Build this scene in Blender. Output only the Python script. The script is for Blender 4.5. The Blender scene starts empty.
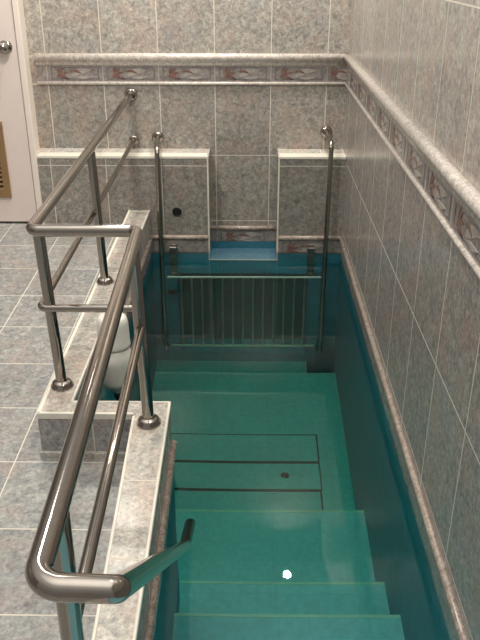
import bpy, bmesh, math, random
from mathutils import Vector, Matrix
random.seed(7)
S = bpy.context.scene
COL = S.collection
PI = math.pi

# ------------------------------------------------------------------ dimensions (metres)
XR = .517            # face of the right wall
YB = 4.301           # face of the back wall
YL = 4.112           # face of the ledge built in front of the back wall
ZL = .467            # top of that ledge
ZW = -.085           # water level
ZF = -1.59           # pool floor
ZP = .162            # top of the tiled curb
NX0, NX1 = -.237, .147   # niche in the ledge
XI = -.262           # left pool wall beside the steps
XO = -.575           # left pool wall beyond the jog
YJ = 2.085           # the jog
def floor_z(y): return .0385*(y-2.05)

# ------------------------------------------------------------------ node helpers
def new_mat(name):
    m = bpy.data.materials.new(name); m.use_nodes = True
    nt = m.node_tree; nt.nodes.clear()
    return m, nt
def nd(nt, t, **kw):
    n = nt.nodes.new(t)
    for k, v in kw.items():
        if k in n.inputs: n.inputs[k].default_value = v
        else: setattr(n, k, v)
    return n
def out(nt, sh):
    o = nd(nt, 'ShaderNodeOutputMaterial'); nt.links.new(sh, o.inputs['Surface']); return o
def principled(nt, **kw):
    p = nd(nt, 'ShaderNodeBsdfPrincipled')
    for k, v in kw.items(): p.inputs[k].default_value = v
    return p
def ramp(nt, stops, fac):
    r = nd(nt, 'ShaderNodeValToRGB'); e = r.color_ramp.elements
    while len(e) < len(stops): e.new(.5)
    for el, (p, c) in zip(e, stops): el.position = p; el.color = (*c, 1)
    nt.links.new(fac, r.inputs['Fac']); return r
def noise(nt, vec, scale, detail=6, rough=.65, dist=0):
    n = nd(nt, 'ShaderNodeTexNoise'); n.inputs['Scale'].default_value = scale
    n.inputs['Detail'].default_value = detail; n.inputs['Roughness'].default_value = rough
    n.inputs['Distortion'].default_value = dist
    nt.links.new(vec, n.inputs['Vector']); return n
def mixc(nt, fac, a, b, mode='MIX'):
    m = nd(nt, 'ShaderNodeMix', data_type='RGBA', blend_type=mode)
    for s, v in ((0, fac), (6, a), (7, b)):
        if hasattr(v, 'links') or hasattr(v, 'is_linked'): nt.links.new(v, m.inputs[s])
        else: m.inputs[s].default_value = v if s == 0 else (*v, 1)
    return m.outputs[2]

def grid_vec(nt, ax, u0, v0):
    """object coordinates -> (u-u0, v-v0, 0) with ax naming the two axes"""
    tc = nd(nt, 'ShaderNodeTexCoord'); sp = nd(nt, 'ShaderNodeSeparateXYZ')
    nt.links.new(tc.outputs['Object'], sp.inputs[0])
    cb = nd(nt, 'ShaderNodeCombineXYZ')
    for k, (a, o) in enumerate(zip(ax, (u0, v0))):
        s = nd(nt, 'ShaderNodeMath', operation='SUBTRACT'); s.inputs[1].default_value = o - 40 * (1)
        nt.links.new(sp.outputs[a], s.inputs[0]); nt.links.new(s.outputs[0], cb.inputs[k])
    return tc.outputs['Object'], cb.outputs[0]

def stone(nt, oc, tint=(1, 1, 1), k=1.0):
    """mottled grey / beige / faintly pink glazed stone print"""
    t = lambda c: tuple(min(1, x*y*k) for x, y in zip(c, tint))
    n1 = noise(nt, oc, 34, 9, .76, .7)
    base = ramp(nt, [(.30, t((.135, .135, .14))), (.43, t((.27, .265, .255))), (.54, t((.37, .36, .335))), (.68, t((.52, .50, .46)))], n1.outputs[0])
    n2 = noise(nt, oc, 9, 5, .6, .4)
    f2 = ramp(nt, [(.47, (0, 0, 0)), (.68, (.55, .55, .55))], n2.outputs[0])
    c = mixc(nt, f2.outputs[0], base.outputs[0], t((.40, .31, .27)), 'MIX')
    n3 = noise(nt, oc, 7.3, 4, .6, .2)
    f3 = ramp(nt, [(.25, (.5, .5, .5)), (.46, (0, 0, 0))], n3.outputs[0])
    c = mixc(nt, f3.outputs[0], c, t((.26, .285, .315)), 'MIX')
    n4 = noise(nt, oc, 75, 4, .7, .5)
    f4 = ramp(nt, [(.36, (.72, .72, .72)), (.62, (1.14, 1.14, 1.14))], n4.outputs[0])
    return mixc(nt, 1.0, c, f4.outputs[0], 'MULTIPLY')

def tile_mat(name, ax, u0, pu, v0, pv, tint=(1, 1, 1), k=1.0, grout=(.68, .63, .55), rough=.22, mortar=.0026, spec=.5):
    m, nt = new_mat(name)
    # shift by whole tiles so that the brick texture only sees positive coordinates
    u0s = u0 - math.ceil(40/pu)*pu + 40; v0s = v0 - math.ceil(40/pv)*pv + 40
    oc, gv = grid_vec(nt, ax, u0s, v0s)
    b = nd(nt, 'ShaderNodeTexBrick', offset=0.0, offset_frequency=1, squash=1.0)
    b.inputs['Scale'].default_value = 1; b.inputs['Brick Width'].default_value = pu
    b.inputs['Row Height'].default_value = pv; b.inputs['Mortar Size'].default_value = mortar
    b.inputs['Mortar Smooth'].default_value = .3
    b.inputs['Color1'].default_value = (1.06, 1.06, 1.06, 1); b.inputs['Color2'].default_value = (.92, .92, .93, 1)
    nt.links.new(gv, b.inputs['Vector'])
    c = stone(nt, oc, tint, k)
    b.inputs['Mortar'].default_value = (1, 1, 1, 1)
    c = mixc(nt, 1.0, c, b.outputs['Color'], 'MULTIPLY')
    c = mixc(nt, b.outputs['Fac'], c, grout)
    r = ramp(nt, [(0, (rough,)*3), (1, (.7,)*3)], b.outputs['Fac'])
    bp = nd(nt, 'ShaderNodeBump'); bp.inputs['Strength'].default_value = .35; bp.inputs['Distance'].default_value = .002
    bp.invert = True
    nt.links.new(b.outputs['Fac'], bp.inputs['Height'])
    p = principled(nt); p.inputs['Specular IOR Level'].default_value = spec
    nt.links.new(c, p.inputs['Base Color']); nt.links.new(r.outputs[0], p.inputs['Roughness']); nt.links.new(bp.outputs[0], p.inputs['Normal'])
    out(nt, p.outputs[0]); return m

def marble_mat(name, dark, mid, light, rough=.2, scale=22):
    m, nt = new_mat(name); tc = nd(nt, 'ShaderNodeTexCoord')
    n = noise(nt, tc.outputs['Object'], scale, 8, .7, 1.2)
    r = ramp(nt, [(.34, dark), (.5, mid), (.66, light)], n.outputs[0])
    p = principled(nt, Roughness=rough); nt.links.new(r.outputs[0], p.inputs['Base Color'])
    out(nt, p.outputs[0]); return m

def plain(name, c, rough=.5, metal=0., var=.06, scale=14, **kw):
    m, nt = new_mat(name); tc = nd(nt, 'ShaderNodeTexCoord')
    n = noise(nt, tc.outputs['Object'], scale, 4, .6)
    r = ramp(nt, [(.3, tuple(x*(1-var) for x in c)), (.7, tuple(min(1, x*(1+var)) for x in c))], n.outputs[0])
    p = principled(nt, Roughness=rough, Metallic=metal)
    for k, v in kw.items(): p.inputs[k].default_value = v
    nt.links.new(r.outputs[0], p.inputs['Base Color']); out(nt, p.outputs[0]); return m

def pool_tile(name, ax, base, pu, pv, line, rough=.45, u0=0, v0=0, mort=.003, var=.1):
    m, nt = new_mat(name)
    u0s = u0 - math.ceil(40/pu)*pu + 40; v0s = v0 - math.ceil(40/pv)*pv + 40
    oc, gv = grid_vec(nt, ax, u0s, v0s)
    b = nd(nt, 'ShaderNodeTexBrick', offset=0.0, offset_frequency=1, squash=1.0)
    b.inputs['Scale'].default_value = 1; b.inputs['Brick Width'].default_value = pu
    b.inputs['Row Height'].default_value = pv; b.inputs['Mortar Size'].default_value = mort
    b.inputs['Mortar Smooth'].default_value = .2
    b.inputs['Color1'].default_value = (*[x*(1+var) for x in base], 1); b.inputs['Color2'].default_value = (*[x*(1-var) for x in base], 1)
    b.inputs['Mortar'].default_value = (*line, 1)
    nt.links.new(gv, b.inputs['Vector'])
    n = noise(nt, oc, 40, 5, .6)
    r = ramp(nt, [(.3, (.88,)*3), (.7, (1.08,)*3)], n.outputs[0])
    c = mixc(nt, 1.0, b.outputs['Color'], r.outputs[0], 'MULTIPLY')
    p = principled(nt, Roughness=rough); nt.links.new(c, p.inputs['Base Color'])
    out(nt, p.outputs[0]); return m

# ------------------------------------------------------------------ materials
PB, PR = .306, .325
TW = dict(tint=(1.0, .97, .93), k=1.0)
M = {}
M['back_low'] = tile_mat('glazed tile back wall', 'XZ', .102, PB, .430-.39, .39, **TW)
M['back_up_lit'] = tile_mat('glazed tile back wall upper lit tone', 'XZ', .102, PB, .968, .39, tint=(1., .975, .94), k=1.17)  # same tile, lightened in colour for the lamplight high on this wall
M['right_low'] = tile_mat('glazed tile right wall', 'YZ', 2.175, PR, .437-.392, .392, tint=(1.0, .965, .965), k=.97)
M['right_up_lit'] = tile_mat('glazed tile right wall upper lit tone', 'YZ', 2.165, PR, .966, .392, tint=(1., .975, .95), k=1.25)  # upper copy of the tile carries the brighter lamplight in its colour
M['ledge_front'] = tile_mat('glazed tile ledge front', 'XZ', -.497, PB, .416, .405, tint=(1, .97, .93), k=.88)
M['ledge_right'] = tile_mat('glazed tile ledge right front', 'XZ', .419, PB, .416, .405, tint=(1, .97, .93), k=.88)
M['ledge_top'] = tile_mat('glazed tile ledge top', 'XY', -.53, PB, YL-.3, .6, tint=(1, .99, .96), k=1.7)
M['ledge_side'] = tile_mat('glazed tile niche side', 'YZ', YB-.6, .6, .05, .40, **TW)
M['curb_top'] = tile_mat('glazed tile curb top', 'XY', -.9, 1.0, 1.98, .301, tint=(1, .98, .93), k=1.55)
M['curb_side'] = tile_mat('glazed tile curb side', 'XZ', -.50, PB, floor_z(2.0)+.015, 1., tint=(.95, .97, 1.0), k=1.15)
M['curb_side_y'] = tile_mat('glazed tile curb long side', 'YZ', 1.98, .301, floor_z(2.0)+.015, 1., tint=(.95, .97, 1.0), k=1.15)
M['floor'] = tile_mat('floor tile', 'XY', -.755, .3005, 1.980, .301, tint=(.95, .99, 1.01), k=.97, rough=.35, mortar=.0025, grout=(.70, .65, .56))
M['trim_white'] = plain('white tile edge', (.80, .77, .68), .3)
M['mould'] = marble_mat('marbled moulding', (.36, .32, .30), (.58, .53, .49), (.80, .76, .70), scale=60)
M['mould_pool'] = marble_mat('brown marbled moulding', (.20, .155, .13), (.38, .315, .27), (.56, .49, .43), scale=55)
M['band'] = marble_mat('mauve border tile', (.17, .155, .15), (.28, .255, .245), (.38, .345, .325), scale=30)
M['band_frame'] = marble_mat('dark mauve border line', (.13, .12, .125), (.19, .175, .18), (.26, .24, .24), scale=40)
M['petal'] = marble_mat('russet leaf glaze', (.13, .07, .06), (.21, .12, .10), (.31, .21, .18), scale=60)
M['swirl'] = marble_mat('pale leaf glaze', (.30, .27, .25), (.40, .37, .34), (.50, .47, .43), scale=60)
M['grout'] = plain('pale grout', (.55, .50, .42), .7)
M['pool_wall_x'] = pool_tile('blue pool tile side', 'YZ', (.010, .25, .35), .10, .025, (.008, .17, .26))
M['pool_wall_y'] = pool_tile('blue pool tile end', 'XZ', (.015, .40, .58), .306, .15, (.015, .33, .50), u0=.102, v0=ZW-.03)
M['pool_floor'] = pool_tile('turquoise pool floor', 'XY', (.27, .62, .72), .306, .205, (.24, .57, .66), u0=.102, v0=3.96, mort=.0025, var=.02)
M['niche_floor'] = pool_tile('blue niche floor', 'XY', (.22, .42, .60), .306, .3, (.3, .5, .6), u0=.102, var=.02)
M['nosing'] = plain('pale step nosing', (.50, .72, .64), .3)
M['gap'] = plain('dark joint', (.015, .02, .02), .8)
M['steel'] = plain('polished stainless steel', (.37, .335, .30), .11, 1., .05, 30)
M['steel_thin'] = plain('brushed stainless steel', (.36, .335, .295), .26, 1., .05, 30)
M['bar_steel'] = plain('pale brushed steel', (.62, .62, .56), .35, .75, .05, 30)
M['recess_shade'] = pool_tile('pool tile with recess shade', 'XZ', (.012, .17, .20), .306, .15, (.01, .13, .16), u0=.102, v0=ZW-.03)  # pool tile deepened in colour for the shade of an opening behind the bars
M['door'] = plain('pinkish white door paint', (.80, .70, .66), .4, var=.02)
M['casing'] = plain('white casing paint', (.84, .76, .70), .4, var=.02)
M['doorgap'] = plain('brown door rebate', (.14, .07, .045), .8)
M['vent'] = plain('tan vent frame', (.27, .165, .075), .42, var=.1)
M['black'] = plain('black plastic', (.012, .012, .013), .4)
M['pipe_dark'] = plain('dark pipe bore', (.008, .008, .008), .9)
M['plastic'] = plain('white plastic', (.72, .72, .66), .35, var=.04, **{'Subsurface Weight': .1})
def water_mat():
    m, nt = new_mat('clear green water')
    g = nd(nt, 'ShaderNodeBsdfGlass'); g.inputs['IOR'].default_value = 1.333; g.inputs['Roughness'].default_value = 0
    g.inputs['Color'].default_value = (1, 1, 1, 1)
    o = out(nt, g.outputs[0])
    v = nd(nt, 'ShaderNodeVolumeAbsorption'); v.inputs['Color'].default_value = (.0, .745, .585, 1); v.inputs['Density'].default_value = .66
    nt.links.new(v.outputs[0], o.inputs['Volume']); return m
M['water'] = water_mat()

# ------------------------------------------------------------------ mesh helpers
class MB:
    def __init__(s): s.bm = bmesh.new(); s.mats = []
    def mi(s, m):
        if m not in s.mats: s.mats.append(m)
        return s.mats.index(m)
    def quad(s, pts, m):
        vs = [s.bm.verts.new(p) for p in pts]; f = s.bm.faces.new(vs); f.material_index = s.mi(m); return f
    def prism(s, poly, z0, z1, m, mtop=None, mside=None):
        """poly: xy list counter-clockwise; z0/z1 numbers or functions of (x,y)"""
        f0 = z0 if callable(z0) else (lambda x, y: z0); f1 = z1 if callable(z1) else (lambda x, y: z1)
        lo = [s.bm.verts.new((x, y, f0(x, y))) for x, y in poly]; hi = [s.bm.verts.new((x, y, f1(x, y))) for x, y in poly]
        n = len(poly)
        f = s.bm.faces.new(hi); f.material_index = s.mi(mtop or m)
        f = s.bm.faces.new(lo[::-1]); f.material_index = s.mi(m)
        for i in range(n):
            j = (i+1) % n; f = s.bm.faces.new((lo[i], lo[j], hi[j], hi[i]))
            dx, dy = poly[j][0]-poly[i][0], poly[j][1]-poly[i][1]
            mm = m
            if mside: mm = mside[0] if abs(dx) > abs(dy) else mside[1]
            f.material_index = s.mi(mm)
    def box(s, a, b, m, mtop=None, mside=None):
        x0, x1 = sorted((a[0], b[0])); y0, y1 = sorted((a[1], b[1])); z0, z1 = sorted((a[2], b[2]))
        s.prism([(x0, y0), (x1, y0), (x1, y1), (x0, y1)], z0, z1, m, mtop, mside)
    def extrude(s, prof, a, b, outv, m, smooth=True):
        """profile points (out, up) swept from a to b; outv = outward direction"""
        a, b, o = Vector(a), Vector(b), Vector(outv); up = Vector((0, 0, 1))
        r0 = [s.bm.verts.new(a+o*p+up*q) for p, q in prof]; r1 = [s.bm.verts.new(b+o*p+up*q) for p, q in prof]
        n = len(prof); k = s.mi(m)
        for i in range(n):
            j = (i+1) % n; f = s.bm.faces.new((r0[i], r0[j], r1[j], r1[i])); f.material_index = k; f.smooth = smooth
        for r in (r0, r1[::-1]):
            f = s.bm.faces.new(r); f.material_index = k
    def tube(s, pts, r, m, seg=20, cap=True, dome=False):
        pts = [Vector(p) for p in pts]; k = s.mi(m)
        if not isinstance(r, (list, tuple)):      # supporting rings keep the shading straight up to the ends
            pts = [pts[0], pts[0].lerp(pts[1], min(.3, .002/(pts[1]-pts[0]).length))] + pts[1:-1] + [pts[-1].lerp(pts[-2], min(.3, .002/(pts[-1]-pts[-2]).length)), pts[-1]]
        t = (pts[1]-pts[0]).normalized(); ref = Vector((0, 0, 1)) if abs(t.z) < .9 else Vector((0, 1, 0))
        u = t.cross(ref).normalized(); rings = []
        def ring(c, u, w, rr): return [s.bm.verts.new(c+u*math.cos(a)*rr+w*math.sin(a)*rr) for a in (2*PI*i/seg for i in range(seg))]
        for i, p in enumerate(pts):
            a = (pts[i]-pts[i-1]).normalized() if i else None; b = (pts[i+1]-pts[i]).normalized() if i < len(pts)-1 else None
            t = a if b is None else b if a is None else (a+b).normalized()
            u = (u-t*u.dot(t)).normalized(); w = t.cross(u)
            rr = r[i] if isinstance(r, (list, tuple)) else r
            rings.append(ring(p, u, w, rr))
        if dome:
            rr = r if not isinstance(r, (list, tuple)) else r[-1]
            for q in (.5, .8, .95): rings.append(ring(pts[-1]+t*rr*.6*q, u, w, rr*math.sqrt(1-q*q)))
        for A, B in zip(rings, rings[1:]):
            for i in range(seg):
                j = (i+1) % seg; f = s.bm.faces.new((A[i], A[j], B[j], B[i])); f.material_index = k; f.smooth = True
        if cap:
            for R_ in (rings[0][::-1], rings[-1]): f = s.bm.faces.new(R_); f.material_index = k
    def lathe(s, prof, base, axis, m, seg=28):
        """profile (radius, height) turned round an axis; ends at radius 0 close it"""
        base, ax = Vector(base), Vector(axis).normalized(); k = s.mi(m)
        ref = Vector((0, 0, 1)) if abs(ax.z) < .9 else Vector((1, 0, 0)); u = ax.cross(ref).normalized(); w = ax.cross(u)
        rings = []
        for r, h in prof:
            c = base+ax*h
            rings.append([s.bm.verts.new(c)] if r <= 0 else [s.bm.verts.new(c+(u*math.cos(a)+w*math.sin(a))*r) for a in (2*PI*i/seg for i in range(seg))])
        for A, B in zip(rings, rings[1:]):
            for i in range(seg):
                j = (i+1) % seg
                q = [A[0] if len(A) == 1 else A[i]] + ([] if len(A) == 1 else [A[j]]) + ([B[0]] if len(B) == 1 else [B[j], B[i]])
                if len(q) > 2: f = s.bm.faces.new(q); f.material_index = k; f.smooth = True
    def build(s, name, parent=None, bevel=0, kind=None, label=None, origin=None):
        bmesh.ops.recalc_face_normals(s.bm, faces=s.bm.faces)
        me = bpy.data.meshes.new(name); s.bm.to_mesh(me); s.bm.free()
        for m in s.mats: me.materials.append(m)
        o = bpy.data.objects.new(name, me); COL.objects.link(o)
        if parent is not None:
            o.parent = parent; o.matrix_parent_inverse = Matrix.Translation(-parent.matrix_basis.translation) if not parent.parent else Matrix.Identity(4)
        if bevel:
            b = o.modifiers.new('bevel', 'BEVEL'); b.width = bevel; b.segments = 3; b.limit_method = 'ANGLE'; b.angle_limit = math.radians(50)
            b.harden_normals = False
        if kind: o['kind'] = kind
        if label: o['label'] = label
        return o
def thing(name, loc, label, cat, group=None):
    o = bpy.data.objects.new(name, None); COL.objects.link(o); o.location = loc; o.empty_display_size = .05
    o['label'] = label; o['category'] = cat
    if group: o['group'] = group
    return o
def tag(o, label, cat, group=None):
    o['label'] = label; o['category'] = cat
    if group: o['group'] = group
    return o
def fillet(pts, rad, n=8):
    pts = [Vector(p) for p in pts]; res = [pts[0]]
    for i in range(1, len(pts)-1):
        r = rad[i-1] if isinstance(rad, (list, tuple)) else rad
        a = (pts[i-1]-pts[i]).normalized(); b = (pts[i+1]-pts[i]).normalized()
        ang = a.angle(b); d = r/math.tan(ang/2); c = pts[i]+(a+b).normalized()*(r/math.sin(ang/2))
        p0 = pts[i]+a*d; p1 = pts[i]+b*d; v0 = p0-c; v1 = p1-c; th = v0.angle(v1)
        for k in range(n+1):
            q = k/n; res.append(c+(v0*math.sin((1-q)*th)+v1*math.sin(q*th))/math.sin(th))
    res.append(pts[-1]); return res
def at_surface(o): return o

# ------------------------------------------------------------------ setting: floor, walls
f = MB(); zf = lambda x, y: floor_z(y)
f.prism([(-3.4, -.6), (-.34, -.6), (-.34, 2.05), (-.62, 2.05), (-.62, YB+.1), (-3.4, YB+.1)], lambda x, y: floor_z(y)-.12, zf, M['floor'])
f.build('floor', kind='structure')

HT = 2.45
w = MB()
w.box((-3.5, YB, -1.95), (XR+.12, YB+.12, .88), M['back_low']); w.box((-3.5, YB, .88), (XR+.12, YB+.12, HT), M['back_up_lit'])
w.build('wall_back', kind='structure')
w = MB()
w.box((XR, -.6, -.115), (XR+.12, YB, .88), M['right_low']); w.box((XR, -.6, .88), (XR+.12, YB, HT), M['right_up_lit'])
w.build('wall_right', kind='structure')
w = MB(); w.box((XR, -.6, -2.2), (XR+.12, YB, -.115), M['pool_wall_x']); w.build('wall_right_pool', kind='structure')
w = MB(); w.box((-3.62, -.6, -.4), (-3.4, YB+.12, HT), M['right_low']); w.build('wall_left', kind='structure')

# ledge with the niche
XC = -1.180                                   # edge of the door casing
w = MB()
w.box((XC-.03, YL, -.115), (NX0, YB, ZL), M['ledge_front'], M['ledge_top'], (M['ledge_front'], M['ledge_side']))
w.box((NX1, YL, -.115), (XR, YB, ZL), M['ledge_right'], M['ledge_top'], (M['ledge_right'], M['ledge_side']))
w.build('wall_ledge', kind='structure')
# pool end wall below the ledge, with the niche sill
ZS = -.215
w = MB()
RX0, RX1, RZ0, RZ1 = -.432, .335, -1.50, -.43
w.box((XO-.1, YL, -1.95), (RX0, YB, -.115), M['pool_wall_y']); w.box((RX1, YL, -1.95), (XR, YB, -.115), M['pool_wall_y'])
w.box((RX0, YL, RZ1), (NX0, YB, -.115), M['pool_wall_y']); w.box((NX1, YL, RZ1), (RX1, YB, -.115), M['pool_wall_y'])
w.box((RX0, YL, -1.95), (RX1, YB, RZ0), M['pool_wall_y']); w.box((RX0, YB-.02, RZ0), (RX1, YB-.001, RZ1), M['recess_shade'])
w.box((NX0, YL, RZ1), (NX1, YB, ZS), M['pool_wall_y'], M['niche_floor']); w.box((NX0, YB-.0045, ZS), (NX1, YB, -.10), M['pool_wall_y'])
w.build('wall_back_pool', kind='structure')
# ledge and niche edge trims
t = MB(); e = .006
t.box((XC, YL-.003, ZL-.012), (NX0-.008, YL+.075, ZL+.004), M['trim_white']); t.box((NX1+.008, YL-.003, ZL-.012), (XR, YL+.075, ZL+.004), M['trim_white'])
for x in (NX0-.009, NX1): t.box((x, YL-.004, ZS), (x+.009, YL+.010, ZL+.004), M['trim_white'])
t.box((NX0-.009, YL-.006, ZS-.008), (NX1+.009, YL+.008, ZS+.004), M['trim_white'])
t.build('trim_1', kind='structure', bevel=.003)

def xw(y): return -.258-.01905*(y-YJ)      # the near strip runs very slightly askew
# curb (two strips and the jog between them)
XA, XB = -.672, -.352
c = MB(); cs = (M['curb_side'], M['curb_side_y'])
poly = [(XA, 2.010), (-.367, 2.010), (-.329, 1.10), (-.300, -.6), (xw(-.6), -.6), (xw(YJ), YJ), (XO, YJ), (XO, YL), (XA-.02, YL)]
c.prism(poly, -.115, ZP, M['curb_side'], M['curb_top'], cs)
c.build('wall_curb', kind='structure')
t = MB()
def strip(p, q, wd, z=ZP, h=.012, m=None):
    p, q = Vector((*p, 0)), Vector((*q, 0)); d = (q-p).normalized(); n_ = Vector((-d.y, d.x, 0))*wd
    P = [p, q, q+n_, p+n_]
    t.prism([(v.x, v.y) for v in P], z-h, z+.0025, m or M['trim_white'])
strip((XA-.022, YL), (XA-.002, 2.008), .012); strip((XA-.002, 2.008), (-.366, 2.008), .011, h=.020); strip((-.369, 2.0), (-.331, 1.10), .009); strip((-.331, 1.10), (-.302, -.6), .009)
strip((xw(-.6)+.0025, -.6), (xw(YJ)+.0025, YJ+.002), .009)
strip((-.2565, YJ+.002), (XO, YJ+.002), .008); strip((XO+.002, YJ), (XO+.002, YL), .008)
t.build('trim_2', kind='structure', bevel=.003)
# skirting on the front of the jog
t = MB(); t.box((XA-.004, 1.998, floor_z(2)-.02), (-.367, 2.012, floor_z(2)+.022), M['curb_top']); t.build('baseboard_curb', kind='structure', bevel=.002)

# pool walls on the left, cross wall under the jog
w = MB()
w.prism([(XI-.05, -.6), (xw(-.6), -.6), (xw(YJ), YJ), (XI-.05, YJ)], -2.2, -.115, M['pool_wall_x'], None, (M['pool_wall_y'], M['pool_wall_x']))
w.build('wall_left_pool', kind='structure')
w = MB()
w.prism([(XO-.05, YJ-.05), (XI-.05, YJ-.05), (XI-.05, YJ), (XO, YJ), (XO, YL), (XO-.05, YL)], -2.2, -.115, M['pool_wall_x'], None, (M['pool_wall_y'], M['pool_wall_x']))
w.build('wall_nook_pool', kind='structure')

# pool floor with a sump slot in the far right corner, steps
w = MB()
XS, YS = .345, 3.997
for (x0, y0, x1, y1) in ((XO, 1.0, XS, YL), (XS, 1.0, XR, YS)): w.box((x0, y0, -1.9), (x1, y1, ZF), M['pool_floor'])
w.box((XS, YS, -1.95), (XR, YL, -1.9), M['pool_wall_y'])
w.build('floor_pool', kind='structure')
t = MB(); t.box((XO, YS-.002+.0, ZF), (XS-.004, YS+.0, ZF+.0015), M['nosing'])
t.box((XS-.006, YS, ZF), (XS, YL, ZF+.002), M['nosing']); t.box((XS-.006, YS-.006, ZF), (XR, YS, ZF+.002), M['nosing'])
t.build('trim_3', kind='structure')
NOS = [(2.704, -1.300), (2.166, -1.062), (1.888, -.840), (1.600, -.620), (1.315, -.400), (1.03, -.18)]
w = MB()
for i, (y, z) in enumerate(NOS):
    y0 = NOS[i+1][0] if i+1 < len(NOS) else .74
    xl = XI if i else XO
    if i == 0:
        w.prism([(XI, y0), (XR, y0), (XR, y), (XO, y), (XO, YJ), (XI, YJ)], -1.75, z, M['pool_floor'])
    else: w.box((XI, y0, -1.75), (XR, y, z), M['pool_floor'])
w.box((XI, -.6, -1.75), (XR, .74, 0), M['pool_floor'])
w.build('floor_steps', kind='structure')
t = MB()
for i, (y, z) in enumerate(NOS): t.box((XO if i == 0 else XI, y-.008, z-.006), (XR, y+.004, z+.002), M['nosing'])
t.build('trim_4', kind='structure')

# ------------------------------------------------------------------ mouldings and border bands
def half_round(r, zc, n=10, d=.35):
    return [(-.004, zc-r)] + [(r*(d+math.sin(a)*(1)) - r*d*1.0, zc-r*math.cos(a)) for a in (PI*i/n for i in range(1, n))] + [(-.004, zc+r)]
top_prof = [(-.004, .918), (.006, .918), (.010, .924), (.010, .936), (.016, .941), (.024, .950), (.0275, .960), (.0265, .971), (.021, .979), (.011, .983), (-.004, .983)]
def motif(mb, a, d, outv, L, z0, z1):
    """one border tile with its framed panel: russet fan leaf and a pale curling leaf, in low relief"""
    a, d, o = Vector(a), Vector(d), Vector(outv); H = z1-z0; up = Vector((0, 0, 1))
    def P(u, v, h): return a+d*(u*L)+up*(z0+v*H-a.z)+o*h
    def poly(uv, h, m):
        n = len(uv); lo = [mb.bm.verts.new(P(u, v, 0)) for u, v in uv]; hi = [mb.bm.verts.new(P(u, v, h)) for u, v in uv]; k = mb.mi(m)
        fs = [mb.bm.faces.new(hi)] + [mb.bm.faces.new((lo[i], lo[(i+1) % n], hi[(i+1) % n], hi[i])) for i in range(n)]
        for q in fs: q.material_index = k
    rect = lambda u0, u1, v0, v1, h, m: poly([(u0, v0), (u1, v0), (u1, v1), (u0, v1)], h, m)
    rect(-.005, .005, 0, 1, .0010, M['grout'])
    for v0, v1 in ((.10, .17), (.83, .90)): rect(.07, .93, v0, v1, .0012, M['band_frame'])
    for u0, u1 in ((.07, .095), (.905, .93)): rect(u0, u1, .17, .83, .0012, M['band_frame'])
    def leaf(u, v, ang, ln, wd, m, h, bend=0.):
        asp = L/H; pts = []
        N = 9
        side = lambda s: [(q, s*wd*math.sin(PI*min(1, q**.85))) for q in [i/N for i in range(N+1)]]
        sh = side(1) + side(-1)[::-1][1:-1]
        for q, s_ in sh:
            x = q*ln; y = s_+bend*math.sin(PI*q*.9)*ln
            X = x*math.cos(ang)-y*math.sin(ang); Y = x*math.sin(ang)+y*math.cos(ang)
            pts.append((u+X/asp, v+Y))
        poly(pts, h, m)
    for k, an in enumerate((-12, 14, 40, 68)):
        leaf(.15+.015*k, .26+.05*k, math.radians(an), 1.0-.15*k, .105, M['petal'], .0012+.0003*k, .10)
    leaf(.42, .28, math.radians(14), 1.45, .20, M['swirl'], .0016, .12)
    leaf(.50, .25, math.radians(3), 1.15, .09, M['swirl'], .0022, -.06)
    leaf(.40, .62, math.radians(-14), .9, .075, M['petal'], .0028, .14)

def border(name, runs):
    mb = MB()
    for a, d, outv, L, u0, n, z0, z1 in runs:
        pass
    return mb
# upper border, back wall and right wall
t = MB()
t.box((XC, YB-.004, .825), (XR, YB+.01, .925), M['band'])
for i in range(-4, 2):
    x = .102+PB*i
    if x >= XC-.05 and x+PB < XR+.25:
        a = x; L = PB
        if a+L > XR: continue
        motif(t, (a, YB-.004, .838), (1, 0, 0), (0, -1, 0), L, .838, .920)
motif(t, (.102+PB, YB-.004, .838), (1, 0, 0), (0, -1, 0), .109, .838, .920)
t.build('trim_5', kind='structure')
t = MB()
t.box((XR-.004, -.6, .825), (XR+.01, YB-.004, .925), M['band'])
for i in range(-3, 7):
    y = 2.19+PR*i
    if y < -.5 or y+PR > YB-.004: continue
    motif(t, (XR-.004, y+PR, .838), (0, -1, 0), (-1, 0, 0), PR, .838, .920)
t.build('trim_6', kind='structure')
t = MB()
t.extrude(top_prof, (XC, YB, 0), (XR, YB, 0), (0, -1, 0), M['mould']); t.extrude(half_round(.0095, .826), (XC, YB-.004, 0), (XR, YB-.004, 0), (0, -1, 0), M['mould'])
t.build('trim_7', kind='structure')
t = MB()
t.extrude(top_prof, (XR, -.6, 0), (XR, YB, 0), (-1, 0, 0), M['mould']); t.extrude(half_round(.0095, .826), (XR-.004, -.6, 0), (XR-.004, YB, 0), (-1, 0, 0), M['mould'])
t.build('trim_8', kind='structure')
# waterline moulding and its border course
def waterline(name, a, b, outv, u0, L, mname='mould_pool', deco=True):
    mb = MB(); a, b = Vector(a), Vector(b); d = (b-a).normalized(); o = Vector(outv); ln = (b-a).length
    mb.extrude([(-.004, -.112), (.004, -.112), (.004, -.010), (-.004, -.010)], a, b, outv, M['band'], False)
    mb.extrude(half_round(.0135, .001), a+o*.002, b+o*.002, outv, M[mname])
    q = u0
    while deco and q < ln:
        if q >= 0 and q+L <= ln: motif(mb, a+d*q+o*.004, d, outv, L, -.108, -.014)
        q += L
    return mb.build(name, kind='structure')
waterline('trim_9', (XO, YL, 0), (NX0-.009, YL, 0), (0, -1, 0), XO*0+.079, PB)
waterline('trim_10', (NX1+.009, YL, 0), (XR, YL, 0), (0, -1, 0), .0, PB)
waterline('trim_11', (NX0, YB, -.006), (NX1, YB, -.006), (0, -1, 0), .034, PB)
waterline('trim_12', (XR, YL, 0), (XR, -.6, 0), (-1, 0, 0), .1, PR, deco=False)
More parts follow.
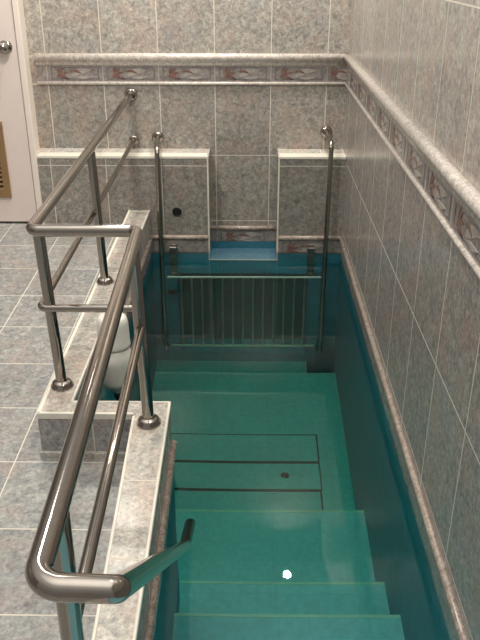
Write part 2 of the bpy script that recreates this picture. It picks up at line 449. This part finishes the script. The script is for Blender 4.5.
waterline('trim_13', (xw(-.6), -.6, 0), (xw(YJ), YJ, 0), (1, 0, 0), .1, PR, deco=False)
waterline('trim_14', (XI, YJ, 0), (XO, YJ, 0), (0, 1, 0), .0, PB, deco=False)
waterline('trim_15', (XO, YJ, 0), (XO, YL, 0), (1, 0, 0), .1, PR, deco=False)

# ------------------------------------------------------------------ water
w = MB(); g = .006
w.prism([(XI-g, .70), (XR+g, .70), (XR+g, YB+g), (XO-g, YB+g), (XO-g, YJ-g), (XI-g, YJ-g)], -2.0, ZW, M['water'])
o = w.build('pool_water', kind='stuff'); tag(o, 'still green water filling the narrow stepped immersion pool', 'water')

# ------------------------------------------------------------------ door
dr = MB(); zd = floor_z(YL)
dr.box((-2.05, YL-.004, zd+.012), (-1.216, YL+.035, 2.12), M['door'])
door = dr.build('door_1', kind='structure', bevel=.003)
d = MB(); d.box((-2.2, YL+.036, zd-.05), (-1.246, YL+.12, 2.2), M['doorgap']); d.box((-1.216, YL+.010, zd-.02), (-1.2105, YL+.036, 2.12), M['doorgap']); d.build('trim_16', kind='structure')
d = MB(); d.box((-1.211, YL-.014, zd-.02), (XC, YL+.012, 2.17), M['casing']); d.box((-1.211, YL+.010, zd-.02), (-1.245, YB+.01, 2.17), M['casing']); d.build('trim_17', kind='structure', bevel=.004)
# wall above the ledge level, left of the casing, is hidden behind the door
kx, kz = -1.272, 1.035
k = MB(); k.lathe([(.0, 0), (.034, 0), (.034, .006), (.026, .010), (.013, .014), (.012, .034), (.022, .041), (.0275, .052), (.0275, .062), (.022, .072), (.010, .077), (0, .078)], (kx, YL-.004, kz), (0, -1, 0), M['steel'])
k.build('door_knob', door)
v = MB(); vx1, vx0, vz0, vz1 = -1.345, -1.76, .235, .655
for a, b in (((vx0, vz0), (vx1, vz0+.05)), ((vx0, vz1-.05), (vx1, vz1)), ((vx0, vz0+.05), (vx0+.04, vz1-.05)), ((vx1-.036, vz0+.05), (vx1, vz1-.05))):
    v.box((a[0], YL-.018, a[1]), (b[0], YL-.003, b[1]), M['vent'])
v.box((vx0+.02, YL-.007, vz0+.02), (vx1-.02, YL-.0035, vz1-.02), M['pipe_dark'])
vent = v.build('vent_grille', door, bevel=.003)
v = MB(); n = 13
for i in range(n):
    z = vz0+.055+(vz1-vz0-.11)*i/(n-1)
    v.prism([(vx0+.03, YL-.016), (vx1-.03, YL-.016), (vx1-.03, YL-.006), (vx0+.03, YL-.006)], lambda x, y, z=z: z-.010+(y-YL+.016)*.8, lambda x, y, z=z: z-.004+(y-YL+.016)*.8, M['vent'])
v.build('louvre', vent)

# ------------------------------------------------------------------ handrail on the curb
rail = thing('handrail', (-.629, 2.18, ZP), 'long bent stainless steel handrail standing on the tiled curb and dipping into the water', 'handrail')
RT, RM, RP = .0180, .0126, .0180
A_, B_ = Vector((-.1666, .7057, .750)), Vector((-.192, 1.930, -.283))
pth = fillet([(-.669, YB-.012, .768), (-.650, 2.106, .736), (-.331, 2.096, .740), (-.2695, .7045, .755), A_, B_], [.030, .030, .036, .010], 12)
t = MB(); t.tube(pth[:-1], RT, M['steel'], 32); t.build('top_rail', rail)
t = MB(); t.tube([pth[-2], B_], RT*.985, M['steel'], 32, dome=True); t.build('descending_rail', rail)
t = MB(); t.tube(fillet([(-.668, YB-.012, .515), (-.668, 2.165, .457), (-.350, 2.146, .466), (-.325, 1.985, .49)], [.025, .025], 8), RM, M['steel'], 20); t.build('mid_rail', rail)
t = MB(); t.tube([(-.316, 1.945, .497), (-.281, .87, .502)], RM, M['steel'], 20); t.build('mid_rail', rail)
base_prof = [(0, 0), (.038, 0), (.038, .006), (.033, .010), (.033, .016), (.027, .021), (.020, .023), (.019, .024)]
for (bx, by), (tx, ty, tz) in (((-.643, 3.070), (-.655, 3.06, .750)), ((-.630, 2.180), (-.646, 2.170, .737)), ((-.312, 1.962), (-.3255, 1.955, .7415)), ((-.280, .850), (-.2755, .850, .7542))):
    p = MB(); p.tube([(bx, by, ZP+.004), (tx, ty, tz-.010)], RP, M['steel'], 24); po = p.build('post', rail)
    p = MB(); p.lathe(base_prof, (bx, by, ZP), (0, 0, 1), M['steel']); p.build('flange', po)
wf = [(0, 0), (.034, 0), (.036, .006), (.035, .016), (.028, .024), (.018, .027), (0, .027)]
for x, z, s in ((-.669, .768, 1.), (-.668, .515, .82)):
    p = MB(); p.lathe([(r*s, h*s) for r, h in wf], (x, YB, z), (0, -1, 0), M['steel']); p.build('wall_flange', rail)

# ------------------------------------------------------------------ two grab rails running down into the water
def grab(x0, zt, x1, xb, zb, label):
    g_ = thing('grab_rail', (x0, YB, zt), label, 'grab rail', 'grab rails on the back wall')
    yp = YL-.062
    p = MB(); p.tube(fillet([(x0, YB-.005, zt), (x0+(x1-x0)*.5, YL+.02, zt-.004), (x1, yp, zt-.012), (xb, yp, zb), (xb, YL-.004, zb)], [.05, .035, .03], 8), .0135, M['steel_thin'], 18)
    p.build('pipe', g_)
    for (xx, yy, zz, s) in ((x0, YB, zt, .95), (xb, YL, zb, .6)):
        p = MB(); p.lathe([(r*s, h*s) for r, h in wf], (xx, yy, zz), (0, -1, 0), M['steel']); p.build('wall_flange', g_)
grab(-.531, .534, -.509, -.516, -1.40, 'steel grab rail running down into the water beside the round drain hole')
grab(.418, .566, .426, .418, -1.42, 'steel grab rail running into the water in the corner by the tiled side wall')

# ------------------------------------------------------------------ submerged rack
yg = YL-.085
gate = thing('submerged_rack', (-.03, yg, -1.30), 'wide stainless rack of upright bars hanging under water on the far wall', 'rack')
p = MB(); p.tube([(-.480, yg, -.402), (.400, yg, -.392)], .013, M['bar_steel'], 16, dome=True); p.build('top_bar', gate)
p = MB(); p.tube([(-.474, yg, -1.306), (.376, yg, -1.300)], .010, M['bar_steel'], 16, dome=True); p.build('bottom_bar', gate)
for i in range(13):
    x = -.402+.0594*i
    p = MB(); p.tube([(x, yg, -1.300), (x, yg, -.404)], .0058, M['bar_steel'], 12); p.build('vertical_bar', gate)
for x in (-.445, .342):
    p = MB(); p.box((x-.020, YL-.060, -.395), (x+.020, YL-.052, -.040), M['steel_thin']); p.box((x-.020, YL-.056, -.046), (x+.020, YL-.014, -.038), M['steel_thin'])
    p.box((x-.020, yg-.004, -.410), (x+.020, YL-.052, -.394), M['steel_thin'])
    p.box((x-.020, YL-.0145, -.075), (x+.020, YL-.0045, -.038), M['steel_thin'])
    p.build('hanger', gate, bevel=.002)

# ------------------------------------------------------------------ pipe openings
def ring(name, x, y, z, r, label, cat, depth=.004):
    p = MB(); p.lathe([(r*.80, 0), (r*.82, depth), (r, depth), (r*1.03, 0)], (x, y, z), (0, -1, 0), M['black'])
    p.lathe([(0, .003), (r*.9, .003)], (x, y, z), (0, -1, 0), M['pipe_dark']); return tag(p.build(name), label, cat)
ring('drain_hole', -.420, YL, .152, .026, 'round dark drain hole in the tiled ledge front above the water', 'drain')
ring('water_inlet', -.466, YL, -.705, .032, 'round dark inlet in the pool wall under water beside the end of the rack', 'inlet', .008)

# ------------------------------------------------------------------ floor cover panels
xs = .363
def panel(y0, y1, x1, label, hole=False):
    p = MB(); th = .006
    p.box((XO+.002, y0+.007, ZF+.0042), (x1-.008, y1-.009, ZF+th), M['pool_floor'])
    root = tag(p.build('cover_plate'), label, 'cover plate', 'cover plates in the pool floor')
    p = MB(); p.box((XO+.001, y0, ZF+.0005), (x1, y1, ZF+.004), M['gap']); p.build('joint', root)
    if hole:
        p = MB(); p.lathe([(0, .0005), (.013, .0005)], (.182, 3.141, ZF+th), (0, 0, 1), M['pipe_dark'], 20)
        p.lathe([(.013, .0), (.013, .003), (.020, .003), (.022, 0)], (.182, 3.141, ZF+th), (0, 0, 1), M['steel_thin'], 20); p.build('finger_hole', root)
panel(3.236, 3.448, .366, 'plain green cover plate in the pool floor, furthest from the steps')
panel(3.040, 3.233, .366, 'green cover plate in the pool floor with a small round hole in it', True)
panel(2.712, 3.037, .362, 'plain green cover plate in the pool floor, against the lowest step')

# ------------------------------------------------------------------ white canister in the nook
cx, cy = -.510, 2.50
can = thing('canister', (cx, cy, -.09), 'white plastic canister with a black nozzle hanging in the nook behind the curb', 'canister')
p = MB(); p.lathe([(0, .035), (.014, .036), (.018, .046), (.030, .056), (.052, .075), (.060, .09), (.0615, .10), (.0605, .17), (.0595, .235), (0, .236)], (cx, cy, -.09), (0, 0, 1), M['plastic']); p.build('body', can)
p = MB(); p.lathe([(0, .236), (.0595, .236), (.0625, .240), (.0625, .252), (.0600, .258), (.0585, .33), (.054, .352), (.044, .362), (0, .364)], (cx, cy, -.09), (0, 0, 1), M['plastic']); p.build('lid', can)
p = MB(); p.lathe([(0, 0), (.011, 0), (.013, .012), (.015, .016), (.015, .036), (0, .0365)], (cx, cy, -.09), (0, 0, 1), M['black']); p.build('nozzle', can)
p = MB(); p.box((XO+.004, cy-.02, .08), (cx-.05, cy+.02, .10), M['plastic']); p.build('bracket', can)

# ------------------------------------------------------------------ light
def spot(name, loc, energy, color, size=130, radius=.05, target=None, blend=.9):
    l = bpy.data.lights.new(name, 'SPOT'); l.energy = energy; l.color = color; l.spot_size = math.radians(size); l.spot_blend = blend; l.shadow_soft_size = radius
    o = bpy.data.objects.new(name, l); COL.objects.link(o); o.location = loc
    if target is not None: o.rotation_euler = (Vector(target)-Vector(loc)).to_track_quat('-Z', 'Y').to_euler()
    return o
WARM = (1, .925, .81)
spot('downlight', (.27, 4.02, 2.3), 72, WARM, radius=.026)
spot('downlight', (-.85, 3.85, 2.3), 50, WARM, radius=.035)
def lamp(loc, energy, radius):
    l = bpy.data.lights.new('unseen_lamp', 'POINT'); l.energy = energy; l.color = WARM; l.shadow_soft_size = radius
    o = bpy.data.objects.new('unseen_lamp', l); COL.objects.link(o); o.location = loc
lamp((-.75, 2.55, 2.35), 70, .07)  # unseen lamp added to wash the upper walls with light
lamp((.12, 1.35, 2.35), 42, .07)
W = bpy.data.worlds.new('World'); S.world = W; W.use_nodes = True
nt = W.node_tree; bg = nt.nodes['Background']
tc = nd(nt, 'ShaderNodeTexCoord'); sp = nd(nt, 'ShaderNodeSeparateXYZ'); nt.links.new(tc.outputs['Generated'], sp.inputs[0])
r = ramp(nt, [(0, (.24, .225, .21)), (.5, (.38, .36, .34)), (.8, (.75, .72, .67)), (1, (2.4, 2.3, 2.15))], sp.outputs['Z'])
nt.links.new(r.outputs[0], bg.inputs['Color']); bg.inputs['Strength'].default_value = 1.05

# ------------------------------------------------------------------ camera
cd = bpy.data.cameras.new('camera'); cam = bpy.data.objects.new('camera', cd); COL.objects.link(cam); S.camera = cam
cd.sensor_fit = 'VERTICAL'; cd.sensor_height = 36; cd.lens = 756.65/640*36; cd.clip_start = .02
R = Matrix(((.999880538, .00674543175, -.0139071782), (.0154567285, -.436355335, .899641657), (0, -.899749143, -.436407469)))
rx, ry, rz = R @ Vector((1, 0, 0)), R @ Vector((0, -1, 0)), R @ Vector((0, 0, -1))
cam.matrix_world = Matrix(((rx.x, ry.x, rz.x, 0), (rx.y, ry.y, rz.y, 0), (rx.z, ry.z, rz.z, 1.47), (0, 0, 0, 1)))

S.view_settings.view_transform = 'Standard'; S.view_settings.look = 'None'; S.view_settings.gamma = 1
S.view_settings.exposure = 0; S.view_settings.use_curve_mapping = False
try:
    S.cycles.use_denoising = True; S.cycles.caustics_refractive = True; S.cycles.caustics_reflective = True
    S.cycles.max_bounces = 14; S.cycles.diffuse_bounces = 5; S.cycles.transmission_bounces = 10; S.cycles.sample_clamp_indirect = 4
except Exception: pass
